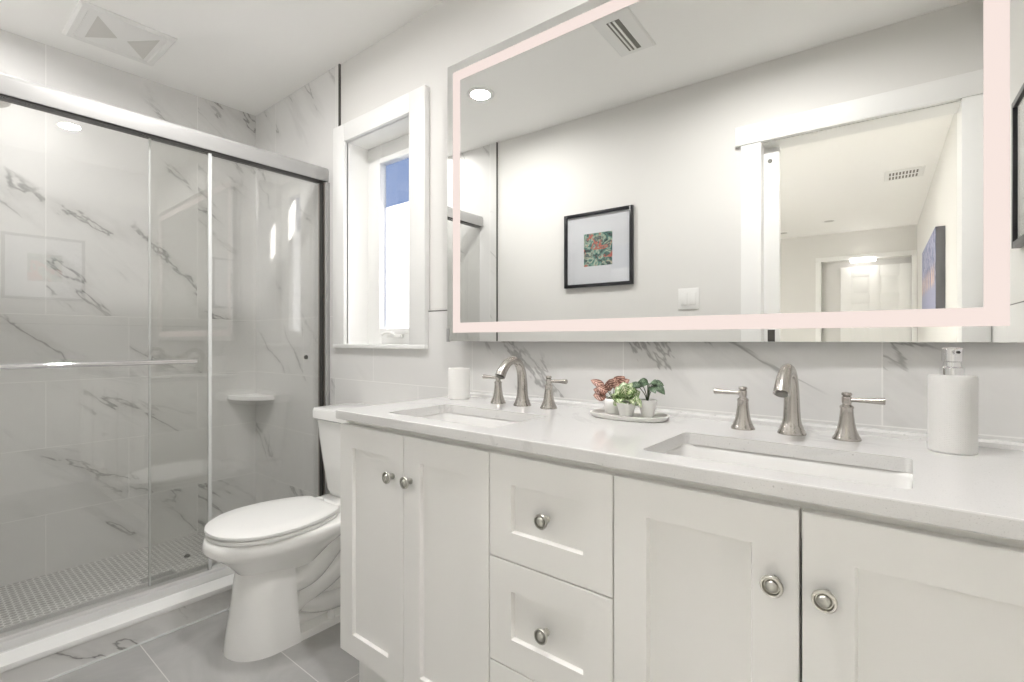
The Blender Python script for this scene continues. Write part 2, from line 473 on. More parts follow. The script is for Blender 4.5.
# doorway wall, behind the viewer and seen in the mirror
OX0, OX1, OZ = -0.523, 0.213, 2.063
wf = struct('wall_front', B((LX - 0.16, OX0 - 0.02, FY - 0.13, FY, 0, CZ), (OX1 + 0.02, RX, FY - 0.13, FY, 0, CZ),
                            (OX0 - 0.02, OX1 + 0.02, FY - 0.13, FY, OZ + 0.02, CZ)), M['paint'])
struct('tile_cladding', B((LX, -2.193, FY, FY + 0.008, 0, CZ)), M['tile_x'], wf)
struct('trim_4', B((-2.193, -2.186, FY, FY + 0.0095, 0.0, CZ)), M['dark_edge'])
dr = struct('door_1', B((OX0 - 0.02, OX0, FY - 0.13, FY, 0, OZ), (OX1, OX1 + 0.02, FY - 0.13, FY, 0, OZ),
                        (OX0 - 0.02, OX1 + 0.02, FY - 0.13, FY, OZ, OZ + 0.02)), M['trim'])
struct('casing', B((-0.616, OX0, FY, FY + 0.018, 0, 2.068), (OX1, 0.300, FY, FY + 0.018, 0, 2.068),
                   (-0.642, 0.308, FY, FY + 0.024, 2.068, 2.164), bev=0.002), M['trim'], dr)
pdo = struct('pocket_door_leaf', B((OX0, -0.452, FY - 0.085, FY - 0.05, 0.005, OZ - 0.01), bev=0.002), M['trim'], dr)
struct('flush_pull', B((-0.505, -0.472, FY - 0.0505, FY - 0.048, 1.080, 1.142), bev=0.001), M['dark_edge'], pdo)
bm = bmesh.new(); lathe(bm, [(0.010, 0), (0.010, 0.003), (0.006, 0.005)], (-0.494, FY - 0.05, 1.985), (0, 1, 0), 20)
struct('door_bumper', bm, M['slot'], pdo)

# hall beyond the doorway
struct('wall_hall_left', B((-2.3, -2.2, -5.0, FY - 0.13, 0, CZ)), M['paint'])
FX0, FX1, FZ, HY = -0.663, 0.262, 2.105, -4.90
struct('wall_hall_far', B((-2.3, FX0, HY - 0.12, HY, 0, CZ), (FX1, RX + 0.12, HY - 0.12, HY, 0, CZ), (FX0, FX1, HY - 0.12, HY, FZ, CZ)), M['paint'])
struct('wall_closet', B((-0.9, 0.5, -5.3, -5.085, 0, CZ), (-1.0, -0.9, -5.9, HY - 0.12, 0, CZ), (0.5, 0.6, -5.9, HY - 0.12, 0, CZ)), M['paint'])
struct('trim_5', B((FX0 - 0.06, FX0, HY, HY + 0.018, 0, FZ), (FX1, RX - 0.002, HY, HY + 0.018, 0, FZ),
                   (FX0 - 0.06, RX - 0.002, HY, HY + 0.02, FZ, FZ + 0.055), bev=0.002), M['trim'])
# six-panel door standing ajar inside the far opening
DX0, DX1, DYY = -0.458, 0.262, -5.035
bm = B((DX0, DX1, DYY - 0.035, DYY - 0.008, 0.01, 2.03))
w = DX1 - DX0
cols = [(DX0, DX0 + 0.115), (DX0 + w / 2 - 0.055, DX0 + w / 2 + 0.055), (DX1 - 0.115, DX1)]
rows = [(0.01, 0.22), (0.83, 1.0), (1.56, 1.67), (1.90, 2.03)]
for a, b in cols: box(bm, a, b, DYY - 0.010, DYY, 0.01, 2.03, 0.002)
for a, b in rows:
    box(bm, DX0 + 0.115, DX0 + w / 2 - 0.055, DYY - 0.010, DYY, a, b, 0.002); box(bm, DX0 + w / 2 + 0.055, DX1 - 0.115, DYY - 0.010, DYY, a, b, 0.002)
door = struct('door_2', bm, M['trim'])
bm = bmesh.new()
for x0, x1 in ((DX0 + 0.115, DX0 + w / 2 - 0.055), (DX0 + w / 2 + 0.055, DX1 - 0.115)):
    for z0, z1 in ((0.22, 0.83), (1.0, 1.56), (1.67, 1.90)):
        frame_loft(bm, [(x0 + 0.022, x1 - 0.022, z0 + 0.022, z1 - 0.022, DYY - 0.008), (x0 + 0.042, x1 - 0.042, z0 + 0.042, z1 - 0.042, DYY - 0.001)])
struct('raised_panel', bm, M['trim'], door)

# ------------------------------------------------------------------ window in the vanity wall
wt = struct('window_1', B((WX0 + 0.0005, -2.042, 1.50, 1.531, WZ0, WZ1), (-1.770, WX1 - 0.0005, 1.50, 1.531, WZ0, WZ1),
                          (-2.042, -1.770, 1.50, 1.531, WZ0, 1.145), (-2.042, -1.770, 1.50, 1.531, 1.958, WZ1), bev=0.002), M['trim'])
struct('window_sash', B((-2.066, -2.042, 1.49, 1.50, 1.12, 1.983), (-1.770, -1.746, 1.49, 1.50, 1.12, 1.983),
                        (-2.042, -1.770, 1.49, 1.50, 1.12, 1.145), (-2.042, -1.770, 1.49, 1.50, 1.958, 1.983), bev=0.002), M['trim'], wt)
struct('clear_pane', B((-2.044, -1.768, 1.522, 1.526, 1.746, 1.960)), M['clear'], wt)
struct('frosted_pane', B((-2.044, -1.768, 1.520, 1.526, 1.143, 1.746)), M['frosted'], wt)
struct('window_reveal', B((WX0 - 0.010, WX0, WY + 0.001, 1.529, WZ0 - 0.010, WZ1 + 0.010), (WX1, WX1 + 0.010, WY + 0.001, 1.529, WZ0 - 0.010, WZ1 + 0.010),
                          (WX0, WX1, WY + 0.001, 1.529, WZ1, WZ1 + 0.010), (WX0, WX1, WY + 0.001, 1.529, WZ0 - 0.010, WZ0)), M['trim'], wt)
struct('window_casing', B((-2.244, WX0, WY - 0.018, DY, WZ0, 2.141), (WX1, -1.559, WY - 0.018, DY, WZ0, 2.141),
                          (WX0, WX1, WY - 0.018, DY, WZ1, 2.141), bev=0.002), M['trim'], wt)
struct('window_stool', B((-2.244, -1.559, WY - 0.020, WY, 1.052, WZ0), bev=0.002), M['trim'], wt)
bm = B((-1.97, -1.86, 1.478, 1.492, 1.10, 1.118), bev=0.003)
tube(bm, smooth_path([(-1.905, 1.484, 1.112), (-1.93, 1.470, 1.125), (-1.965, 1.466, 1.124), (-1.99, 1.466, 1.116)]), 0.006, 12)
struct('crank_handle', bm, M['plastic'], wt)

# ------------------------------------------------------------------ shower curb
cu = struct('curb', B((-2.42, -2.153, FY + 0.01, WY, 0, 0.080)), M['tile_curb'])
struct('curb_cap', B((-2.425, -2.147, FY + 0.01, WY, 0.080, 0.100), bev=0.003), M['trim'], cu)
struct('caulk_line', B((-2.153, -2.147, FY + 0.01, WY, 0, 0.004)), M['seal'], cu)

# ------------------------------------------------------------------ sliding shower door
sd = thing('shower_door', 'two-panel sliding glass shower door in a silver frame above the marble curb', 'shower door', (-2.33, 0.69, 0.10))
def profile_y(pts, y0, y1):
    bm = bmesh.new()
    loft(bm, [[Vector((x, y, z)) for x, z in pts] for y in (y0, y1)])
    return bm
hp = [(-2.312, 1.895), (-2.310, 1.945), (-2.314, 1.958), (-2.324, 1.966), (-2.345, 1.968), (-2.372, 1.966), (-2.376, 1.895)]
obj('header_rail', profile_y(hp, FY + 0.01, WY - 0.001), M['alu'], sd)
obj('header_dark_strip', B((-2.370, -2.316, FY + 0.02, WY - 0.03, 1.8905, 1.895)), M['near_black'], sd)  # dark strip along the underside of the header rail
obj('wall_jamb', B((-2.312, -2.300, WY - 0.022, WY, 0.10, 1.888), (-2.376, -2.366, WY - 0.022, WY, 0.10, 1.888), bev=0.002), M['alu'], sd)
obj('jamb_channel', B((-2.366, -2.312, WY - 0.026, WY, 0.10, 1.888)), M['jamb_reflection'], sd)
obj('jamb_seal', B((-2.345, -2.316, WY - 0.032, WY - 0.026, 0.12, 1.885)), M['near_black'], sd)
obj('bottom_track', profile_y([(-2.238, 0.1), (-2.240, 0.104), (-2.296, 0.1075), (-2.298, 0.118), (-2.304, 0.120), (-2.306, 0.108), (-2.372, 0.108),
                               (-2.374, 0.122), (-2.380, 0.122), (-2.382, 0.1)], FY + 0.012, WY - 0.001), M['track'], sd)
p1 = obj('glass_panel', B((-2.334, -2.326, 0.02, 0.836, 0.112, 1.890)), M['glass'], sd)
obj('edge_seal', B((-2.3355, -2.3245, 0.828, 0.842, 0.112, 1.886), bev=0.002), M['seal'], p1)
bm = bmesh.new(); tube(bm, [(-2.276, 0.05, 1.0035), (-2.276, 0.766, 1.0035)], 0.0095, 20)
for y in (0.12, 0.735): tube(bm, [(-2.276, y, 1.0035), (-2.326, y, 1.0035)], 0.007, 14)
obj('towel_bar', bm, M['chrome'], p1)
p2 = obj('glass_panel', B((-2.362, -2.354, 0.63, WY - 0.034, 0.112, 1.890)), M['glass'], sd)
obj('edge_seal', B((-2.3625, -2.3535, 0.625, 0.632, 0.112, 1.890), bev=0.001), M['seal'], p2)

# ------------------------------------------------------------------ things inside the shower
bm = bmesh.new(); ar = [(0, 0)]
N = 16
prof = [Vector((LX + 0.001, WY - 0.001, 0))] + [Vector((LX + 0.001 + 0.24 * math.sin(PI / 2 * k / N), WY - 0.001 - 0.16 * math.cos(PI / 2 * k / N), 0)) for k in range(N + 1)]
loft(bm, [[p + Vector((0, 0, z)) for p in prof] for z in (0.742, 0.764)])
tag(obj('corner_shelf', bm, M['trim']), 'white curved corner shelf fixed in the far corner of the tiled shower', 'shelf')
t = thing('floor_drain', 'square grey metal drain set in the mosaic shower floor behind the glass', 'drain', (-2.66, 0.755, 0))
obj('drain_frame', B((-2.725, -2.595, 0.69, 0.70, 0, 0.004), (-2.725, -2.595, 0.81, 0.82, 0, 0.004), (-2.725, -2.715, 0.70, 0.81, 0, 0.004), (-2.605, -2.595, 0.70, 0.81, 0, 0.004)), M['alu'], t)
obj('drain_grate', B(*[(-2.714 + k * 0.0135, -2.706 + k * 0.0135, 0.70, 0.81, 0, 0.003) for k in range(8)]), M['alu'], t)
t = thing('shower_head', 'round chrome rain shower head at the top left edge of the glass', 'shower head', (-2.75, 0.178, 2.008))
bm = bmesh.new(); lathe(bm, [(0.095, 0), (0.1, 0.004), (0.1, 0.010), (0.05, 0.018), (0.015, 0.03), (0.014, 0.05)], (-2.75, 0.178, 2.008), n=48); obj('spray_disc', bm, M['nickel'], t)
bm = bmesh.new(); tube(bm, smooth_path([(-2.75, 0.0, 2.10), (-2.75, 0.09, 2.125), (-2.75, 0.155, 2.115), (-2.75, 0.178, 2.075)]), 0.010, 16)
lathe(bm, [(0.03, 0), (0.03, 0.006), (0.015, 0.012)], (-2.75, -0.002, 2.10), (0, 1, 0), 24); obj('shower_arm', bm, M['nickel'], t)
bm = bmesh.new(); lathe(bm, [(0.011, 0), (0.012, 0.006), (0.009, 0.014), (0.0, 0.016)], (-2.525, WY, 0.998), (0, -1, 0), 20, cap1=False)
tag(obj('wall_hook', bm, M['dark_edge']), 'tiny dark round hook on the marble wall beside the shower jamb', 'hook')

bm = bmesh.new(); lathe(bm, [(0.014, 0), (0.014, 0.004), (0.010, 0.009), (0.004, 0.011)], (-2.84, 0.915, 0.0), n=24)
tag(obj('stopper', bm, M['dark_edge']), 'small dark round stopper on the mosaic shower floor behind the glass', 'stopper')

# ------------------------------------------------------------------ toilet
TX = -1.835
to = thing('toilet', 'white two-piece toilet with closed lid between shower door and vanity', 'toilet', (TX, 1.36, 0))
def egg(cy_f, cy_b, hw, z, n=48, sq=2.25, wide=0.60):
    """egg-shaped ring: front tip at y=cy_f, back at y=cy_b, widest nearer the back"""
    ym = cy_f + (cy_b - cy_f) * wide
    pts = []
    for k in range(n):
        a = 2 * PI * k / n; c, s = math.cos(a), math.sin(a)
        x = hw * math.copysign(abs(c) ** (2 / sq), c)
        y = math.copysign(abs(s) ** (2 / sq), s) * ((cy_b - ym) if s > 0 else (ym - cy_f))
        pts.append(Vector((TX + x, ym + y, z)))
    return pts
def lidring(yf, yb, hw, z, n=40):
    """seat outline: round front, sides drawing in to a straight back edge"""
    pts = []; L = yb - yf; r = 0.45 * L
    for k in range(n + 1):
        a = PI + PI * k / n
        pts.append(Vector((TX + hw * math.copysign(abs(math.cos(a)) ** 0.93, math.cos(a)), yf + r + r * math.sin(a), z)))
    q = [(0.10, 1.0), (0.25, 0.985), (0.45, 0.94), (0.65, 0.855), (0.82, 0.75), (0.93, 0.66), (0.985, 0.59), (1.0, 0.52)]
    R = [Vector((TX + hw * w, yf + r + (yb - yf - r) * s, z)) for s, w in q]
    return pts + R + [Vector((2 * TX - p.x, p.y, z)) for p in R[::-1]]
bm = bmesh.new()
# bowl
loft(bm, [egg(0.755, 1.03, 0.096, 0.262), egg(0.745, 1.04, 0.102, 0.272), egg(0.712, 1.08, 0.134, 0.312), egg(0.676, 1.13, 0.163, 0.344),
          egg(0.652, 1.16, 0.176, 0.360), egg(0.642, 1.18, 0.184, 0.374), egg(0.645, 1.18, 0.185, 0.396), egg(0.650, 1.175, 0.181, 0.407), egg(0.66, 1.165, 0.174, 0.410)])
# rear deck under the tank
loft(bm, [rrect(TX, 1.235, hx, hy, 0.04, z) for hx, hy, z in ((0.085, 0.10, 0.28), (0.12, 0.115, 0.34), (0.150, 0.12, 0.375), (0.155, 0.12, 0.412), (0.150, 0.115, 0.418))])
# front pedestal, flaring to the floor, flat behind
def ped(yf, yb, hw, z, n=20):
    pts = []
    R = hw * 1.05
    for k in range(n + 1):
        a = PI + PI * k / n
        pts.append(Vector((TX + hw * math.cos(a), yf + R + R * math.sin(a), z)))
    pts += [Vector((TX + hw, yb, z)), Vector((TX - hw, yb, z))]
    return pts
loft(bm, [ped(0.706, 0.915, 0.119, 0.0), ped(0.707, 0.915, 0.119, 0.012), ped(0.716, 0.912, 0.112, 0.08), ped(0.729, 0.908, 0.105, 0.16), ped(0.739, 0.905, 0.101, 0.24), ped(0.748, 0.90, 0.098, 0.285)])
# foot plate and core behind the pedestal
loft(bm, [ped(0.75, 1.28, hw, z) for hw, z in ((0.116, 0.0), (0.116, 0.012), (0.112, 0.026), (0.06, 0.030))])
loft(bm, [rrect(TX, 1.10, hx, hy, 0.02, z) for hx, hy, z in ((0.060, 0.20, 0.02), (0.050, 0.19, 0.10), (0.05, 0.19, 0.22), (0.07, 0.18, 0.33))])
# trapway relief on both sides
for s in (-1, 1):
    x = TX + s * 0.048
    tube(bm, smooth_path([(x, 1.24, 0.37), (x + s * 0.004, 1.13, 0.345), (x + s * 0.008, 1.06, 0.28), (x + s * 0.006, 0.98, 0.215), (x, 0.88, 0.20)]), 0.047, 20)
    tube(bm, smooth_path([(x, 0.88, 0.10), (x, 0.96, 0.135), (x + s * 0.004, 1.04, 0.165), (x + s * 0.004, 1.13, 0.20), (x, 1.2, 0.15), (x - s * 0.004, 1.24, 0.03)]), 0.042, 20)
    tube(bm, smooth_path([(x, 0.90, 0.155), (x, 0.97, 0.10), (x + s * 0.002, 1.05, 0.07), (x, 1.16, 0.06)]), 0.036, 16)
obj('bowl', bm, M['porcelain'], to, ang=50)
for s in (-1, 1):
    bm = bmesh.new(); lathe(bm, [(0.014, 0), (0.014, 0.022), (0.011, 0.030), (0.004, 0.034)], (TX + s * 0.100, 1.045, 0.020), n=20)
    obj('bolt_cap', bm, M['plastic'], to)
bm = bmesh.new()
loft(bm, [lidring(0.660, 1.070, 0.174, 0.411), lidring(0.655, 1.074, 0.179, 0.416), lidring(0.655, 1.074, 0.179, 0.424), lidring(0.661, 1.07, 0.173, 0.428)])
obj('seat', bm, M['plastic'], to)
bm = bmesh.new()
loft(bm, [lidring(0.658, 1.072, 0.176, 0.4285), lidring(0.652, 1.077, 0.181, 0.433), lidring(0.653, 1.077, 0.180, 0.441), lidring(0.664, 1.068, 0.170, 0.448), lidring(0.71, 1.04, 0.12, 0.4525), lidring(0.80, 0.97, 0.05, 0.4535)])
obj('seat_lid', bm, M['plastic'], to)
for s in (-1, 1):
    obj('hinge', B((TX + s * 0.07 - 0.018, TX + s * 0.07 + 0.018, 1.066, 1.105, 0.411, 0.440), bev=0.006), M['plastic'], to)
bm = bmesh.new()
loft(bm, [rrect(TX, cy, hx, hy, 0.045, z, 8) for cy, hx, hy, z in ((1.262, 0.105, 0.080, 0.418), (1.260, 0.140, 0.092, 0.428), (1.258, 0.154, 0.098, 0.45), (1.256, 0.178, 0.102, 0.56), (1.254, 0.198, 0.105, 0.66), (1.252, 0.212, 0.107, 0.748))])
obj('tank', bm, M['porcelain'], to)
bm = bmesh.new()
loft(bm, [rrect(TX, 1.250, hx, hy, 0.04, z, 8) for hx, hy, z in ((0.212, 0.110, 0.746), (0.226, 0.118, 0.753), (0.226, 0.118, 0.783), (0.221, 0.114, 0.792), (0.205, 0.098, 0.796))])
obj('tank_lid', bm, M['porcelain'], to)

# ------------------------------------------------------------------ vanity cabinet
VX0, VX1 = -1.366, 0.180
va = thing('vanity_cabinet', 'long white double vanity with shaker doors, centre drawers and round knobs', 'cabinet', ((VX0 + VX1) / 2, 1.1, 0))
c = 0.018
obj('carcass', B((VX0, VX0 + c, YF + 0.0415, 1.375, 0.142, 0.848), (VX1 - c, VX1, YF + 0.0415, 1.375, 0.142, 0.848),
                 (-0.7645, -0.7465, YF + 0.022, 1.375, 0.191, 0.785), (-0.4505, -0.4325, YF + 0.022, 1.375, 0.191, 0.785),
                 (VX0, VX1, YF + 0.0415, 1.366, 0.142, 0.160), (VX0, VX1, YF + 0.021, YF + 0.041, 0.786, 0.848),
                 (-0.755, -0.4415, YF + 0.021, YF + 0.041, 0.590, 0.607), (-0.755, -0.4415, YF + 0.021, YF + 0.041, 0.353, 0.370),
                 (VX0, VX1, YF + 0.021, YF + 0.041, 0.142, 0.19), (-1.09, -1.03, YF + 0.021, YF + 0.041, 0.1905, 0.7855),
                 (VX0, VX0 + 0.04, YF + 0.021, YF + 0.041, 0.1905, 0.7855), (VX1 - 0.04, VX1, YF + 0.021, YF + 0.041, 0.1905, 0.7855),
                 (VX0, VX1, 1.367, 1.375, 0.142, 0.70)), M['cabinet'], va)
obj('toe_kick', B((VX0, VX1, 0.920, 0.936, 0, 0.142), (VX0, VX0 + c, 0.936, 1.375, 0, 0.142), (VX1 - c, VX1, 0.936, 1.375, 0, 0.142)), M['cabinet'], va)

def shaker(name, x0, x1, z0, z1, fr=0.065):
    bm = bmesh.new(); e = 0.0015
    frame_loft(bm, [(x0, x1, z0, z1, YF + 0.020), (x0, x1, z0, z1, YF + e), (x0 + e, x1 - e, z0 + e, z1 - e, YF),
                    (x0 + fr, x1 - fr, z0 + fr, z1 - fr, YF), (x0 + fr + 0.0035, x1 - fr - 0.0035, z0 + fr + 0.0035, z1 - fr - 0.0035, YF + 0.009)])
    return obj(name, bm, M['cabinet'], va, ang=25)
def knob(x, z, parent):
    bm = bmesh.new()
    lathe(bm, [(0.0085, 0), (0.0085, 0.002), (0.0055, 0.004), (0.005, 0.013), (0.008, 0.017), (0.0155, 0.0185), (0.0165, 0.021),
               (0.0165, 0.0225), (0.0152, 0.0245), (0.0128, 0.0245), (0.0112, 0.0205), (0.0098, 0.0205), (0.0092, 0.0235), (0.0070, 0.0262), (0.0040, 0.0276), (0.0010, 0.0280)],
          (x, YF, z), (0, -1, 0), 36)
    return obj('knob', bm, M['knob'], parent)
for x0, x1, kx in ((VX0 + 0.001, -1.0635, -1.108), (-1.0605, -0.7570, -1.0325), (-0.4400, -0.1328, -0.1655), (-0.1285, VX1 - 0.001, -0.0975)):
    knob(kx, 0.717, shaker('door', x0, x1, 0.145, 0.833))
for z0, z1 in ((0.5995, 0.833), (0.3625, 0.5970), (0.145, 0.3600)):
    d = shaker('drawer', -0.7540, -0.4430, z0, z1, 0.064)
    knob(-0.5945, (z0 + z1) / 2, d)

# ------------------------------------------------------------------ countertop with two undermount basins
SX, SHX, SY0, SY1 = (-0.998, -0.204), 0.205, 0.905, 1.148
def boolean_cut(o, cutters):
    for k in cutters:
        md = o.modifiers.new('cut', 'BOOLEAN'); md.operation = 'DIFFERENCE'; md.object = k; md.solver = 'EXACT'
    dg = bpy.context.evaluated_depsgraph_get(); dg.update()
    me = bpy.data.meshes.new_from_object(o.evaluated_get(dg))
    o.modifiers.clear(); old = o.data; o.data = me; bpy.data.meshes.remove(old)
    for k in cutters: bpy.data.objects.remove(k)
ct = obj('countertop', B((-1.3715, 0.186, 0.840, WY - 0.001, 0.8500, CT), bev=0.0025), M['quartz'])
cut = []
for sx in SX:
    bm = bmesh.new(); loft(bm, [rrect(sx, (SY0 + SY1) / 2, SHX, (SY1 - SY0) / 2, 0.014, z, 8) for z in (0.80, 0.92)])
    cut.append(obj('cutter', bm, M['quartz']))
boolean_cut(ct, cut)
ct.data.name = 'countertop'
bm = bmesh.new(); bm.from_mesh(ct.data); sharpen(bm, 12); bm.to_mesh(ct.data); bm.free()
tag(ct, 'long white quartz countertop with grey speckled edge on the vanity', 'countertop')
bm = bmesh.new()
loft(bm, [[Vector((x, y, z)) for y, z in ((WY - 0.001, CT), (WY - 0.016, CT), (WY - 0.015, CT + 0.009), (WY - 0.010, CT + 0.014), (WY - 0.001, CT + 0.015))] for x in (-1.3715, RX - 0.01)])
struct('trim_6', bm, M['quartz'])

def basin(sx, label):
    t = thing('sink', label, 'sink', (sx, 1.03, 0.849), 'rectangular basins set under the countertop')
    cy, hy = (SY0 + SY1) / 2, (SY1 - SY0) / 2
    bm = bmesh.new()
    inner = [rrect(sx, cy, SHX + a, hy + a, r, z, 8) for a, r, z in ((0.009, 0.034, 0.8495), (0.004, 0.030, 0.8495), (0.0, 0.03, 0.842), (-0.006, 0.035, 0.78), (-0.020, 0.045, 0.742), (-0.045, 0.05, 0.726), (-0.09, 0.03, 0.722), (-0.112, 0.008, 0.720))]
    outer = [rrect(sx, cy, SHX + a, hy + a, r, z, 8) for a, r, z in ((0.009, 0.034, 0.8495), (0.009, 0.034, 0.838), (0.009, 0.035, 0.83), (0.008, 0.04, 0.77), (-0.01, 0.05, 0.73), (-0.05, 0.05, 0.712))]
    loft(bm, inner, cap0=False); loft(bm, outer, cap0=False)
    obj('basin', bm, M['basin'], t, recalc=True, ang=60)
    bm = bmesh.new(); lathe(bm, [(0.024, 0), (0.024, 0.002), (0.018, 0.004), (0.006, 0.006)], (sx, cy, 0.7205), n=24)
    obj('drain_stopper', bm, M['nickel'], t)
basin(SX[0], 'white rectangular undermount sink in the counter beside the white tumbler')
basin(SX[1], 'white rectangular undermount sink in the counter beside the soap dispenser')

# ------------------------------------------------------------------ widespread faucets
def faucet(x, label):
    t = thing('faucet', label, 'faucet', (x, 1.278, CT), 'nickel faucets along the countertop')
    y = 1.278
    bm = bmesh.new()
    lathe(bm, [(0.029, 0), (0.029, 0.003), (0.0275, 0.007), (0.0245, 0.012), (0.0238, 0.017), (0.0215, 0.020), (0.0185, 0.032), (0.0172, 0.05)], (x, y, CT), n=40)
    path = smooth_path([(x, y, CT + 0.045), (x, y - 0.001, CT + 0.08), (x, y - 0.006, CT + 0.112), (x, y - 0.022, CT + 0.139), (x, y - 0.048, CT + 0.1485), (x, y - 0.076, CT + 0.141), (x, y - 0.100, CT + 0.120), (x, y - 0.113, CT + 0.1005)])
    n = len(path)
    rad = []
    for i in range(n):
        q = i / (n - 1)
        rad.append(0.0172 - 0.0042 * min(1, q / 0.5) + (0.0035 * max(0, (q - 0.62) / 0.38)))
    tube(bm, path, rad, 28)
    obj('spout', bm, M['nickel'], t)
    bm = bmesh.new()
    tip = path[-1]; d = (path[-1] - path[-2]).normalized()
    lathe(bm, [(0.0118, 0), (0.0118, 0.003), (0.008, 0.0032)], tip, d, 20)
    obj('aerator', bm, M['slot'], t)
    for s in (-1, 1):
        hx = x + s * 0.104
        bm = bmesh.new()
        lathe(bm, [(0.0265, 0), (0.0265, 0.003), (0.025, 0.006), (0.0225, 0.010), (0.0218, 0.013), (0.0185, 0.020), (0.0150, 0.036), (0.0128, 0.054), (0.0120, 0.066),
                   (0.0130, 0.068), (0.0130, 0.071), (0.0085, 0.075), (0.0080, 0.078)], (hx, y, CT), n=36)
        h = obj('handle', bm, M['nickel'], t)
        bm = bmesh.new()
        lathe(bm, [(0.0075, 0.076), (0.0092, 0.080), (0.0092, 0.091), (0.0070, 0.0935), (0.0098, 0.0955), (0.0098, 0.0985), (0.008, 0.101), (0.002, 0.102)], (hx, y, CT), n=28)
        tube(bm, [(hx, y, CT + 0.0855), (hx + s * 0.015, y, CT + 0.0855), (hx + s * 0.045, y, CT + 0.0860), (hx + s * 0.060, y, CT + 0.0865), (hx + s * 0.0655, y, CT + 0.0866), (hx + s * 0.0667, y, CT + 0.0866)],
             [0.0050, 0.0050, 0.0066, 0.0078, 0.0082, 0.0066], 20, 0.9)
        obj('lever', bm, M['nickel'], h)
faucet(-0.988, 'three-piece brushed nickel faucet behind the sink nearest the window')
faucet(-0.213, 'three-piece brushed nickel faucet behind the sink nearest the soap dispenser')

# ------------------------------------------------------------------ things on the countertop
t = thing('soap_dispenser', 'white dimpled ceramic soap dispenser with chrome pump on the countertop', 'soap dispenser', (0.060, 1.268, CT))
bm = bmesh.new()
lathe(bm, [(0.034, 0), (0.0365, 0.003)] + [(0.0365, 0.003 + 0.139 * k / 12) for k in range(1, 13)] + [(0.035, 0.1455), (0.018, 0.147)], (0.060, 1.268, CT), n=56, uv=True)
obj('bottle', bm, M['dimple'], t)
bm = bmesh.new()
lathe(bm, [(0.0185, 0.147), (0.0185, 0.160), (0.0160, 0.161), (0.0140, 0.163), (0.0135, 0.171), (0.0160, 0.173), (0.0160, 0.196), (0.013, 0.1985), (0.002, 0.199)], (0.060, 1.268, CT), n=36)
tube(bm, [(0.060, 1.268, CT + 0.189), (0.0655, 1.248, CT + 0.1905), (0.0672, 1.242, CT + 0.1905)], [0.0062, 0.0058, 0.0056], 16)
pump = obj('pump', bm, M['chrome'], t)
bm = bmesh.new(); lathe(bm, [(0.0026, 0), (0.0026, 0.002)], (0.0674, 1.2412, CT + 0.1905), (0.25, -0.95, 0), 12)
obj('nozzle_hole', bm, M['near_black'], pump)
bm = bmesh.new()
lathe(bm, [(0.037, 0), (0.0395, 0.003), (0.040, 0.02), (0.040, 0.107), (0.039, 0.111), (0.0365, 0.111), (0.0358, 0.107), (0.035, 0.012), (0.03, 0.008)], (-1.287, 1.287, CT), n=48)
tag(obj('tumbler', bm, M['cup']), 'plain white bathroom tumbler standing at the window end of the countertop', 'cup')

tray_c = (-0.606, 1.262)
bm = bmesh.new()
def oval(hx, hy, z, n=56):
    return [Vector((tray_c[0] + hx * math.copysign(abs(math.cos(a)) ** 0.8, math.cos(a)), tray_c[1] + hy * math.copysign(abs(math.sin(a)) ** 0.8, math.sin(a)), z)) for a in [2 * PI * k / n for k in range(n)]]
loft(bm, [oval(0.100, 0.060, CT), oval(0.107, 0.066, CT + 0.003), oval(0.110, 0.069, CT + 0.012), oval(0.108, 0.067, CT + 0.013), oval(0.104, 0.063, CT + 0.0125), oval(0.098, 0.057, CT + 0.006)])
tag(obj('tray', bm, M['tray']), 'oval off-white stone tray carrying three small potted plants', 'tray')

def leaf(bm, lay, base, tip, width, droop=0.2, up=(0, 0, 1), fold=0.25, n=8):
    base, tip = Vector(base), Vector(tip); L = (tip - base).length; d = (tip - base).normalized()
    side = d.cross(Vector(up))
    if side.length < 0.1: side = Vector((1, 0, 0))
    side.normalize(); nor = side.cross(d)
    rows = []
    for i in range(n + 1):
        q = i / n
        wd = width * max(0.02, math.sin(PI * min(1, q ** 0.8)) ** 0.8) * 0.5
        cpt = base + d * (L * q) + nor * (droop * L * math.sin(PI * q) * 0.5)
        rows.append([cpt - side * wd + nor * (wd * fold), cpt, cpt + side * wd + nor * (wd * fold)])
    V = [[bm.verts.new(p) for p in r] for r in rows]
    for i in range(n):
        for j in range(2):
            f = bm.faces.new((V[i][j], V[i][j + 1], V[i + 1][j + 1], V[i + 1][j]))
            for l, (a, b) in zip(f.loops, ((j, i), (j + 1, i), (j + 1, i + 1), (j, i + 1))):
                l[lay].uv = (a / 2, b / n)

def pot(t, c, prof, soil_r, soil_h):
    bm = bmesh.new(); lathe(bm, prof, c, n=36); obj('pot', bm, M['pot'], t)
    bm = bmesh.new(); lathe(bm, [(soil_r, soil_h - 0.004), (soil_r, soil_h), (soil_r * 0.5, soil_h + 0.002)], c, n=24); obj('soil', bm, M['soil'], t)

PZ = CT + 0.0062
taper = lambda r0, r1, h: [(r0 * 0.9, 0), (r0, 0.002), (r1, h - 0.001), (r1 - 0.001, h), (r1 - 0.003, h), (r1 - 0.004, h - 0.008), (r0 * 0.8, 0.006)]
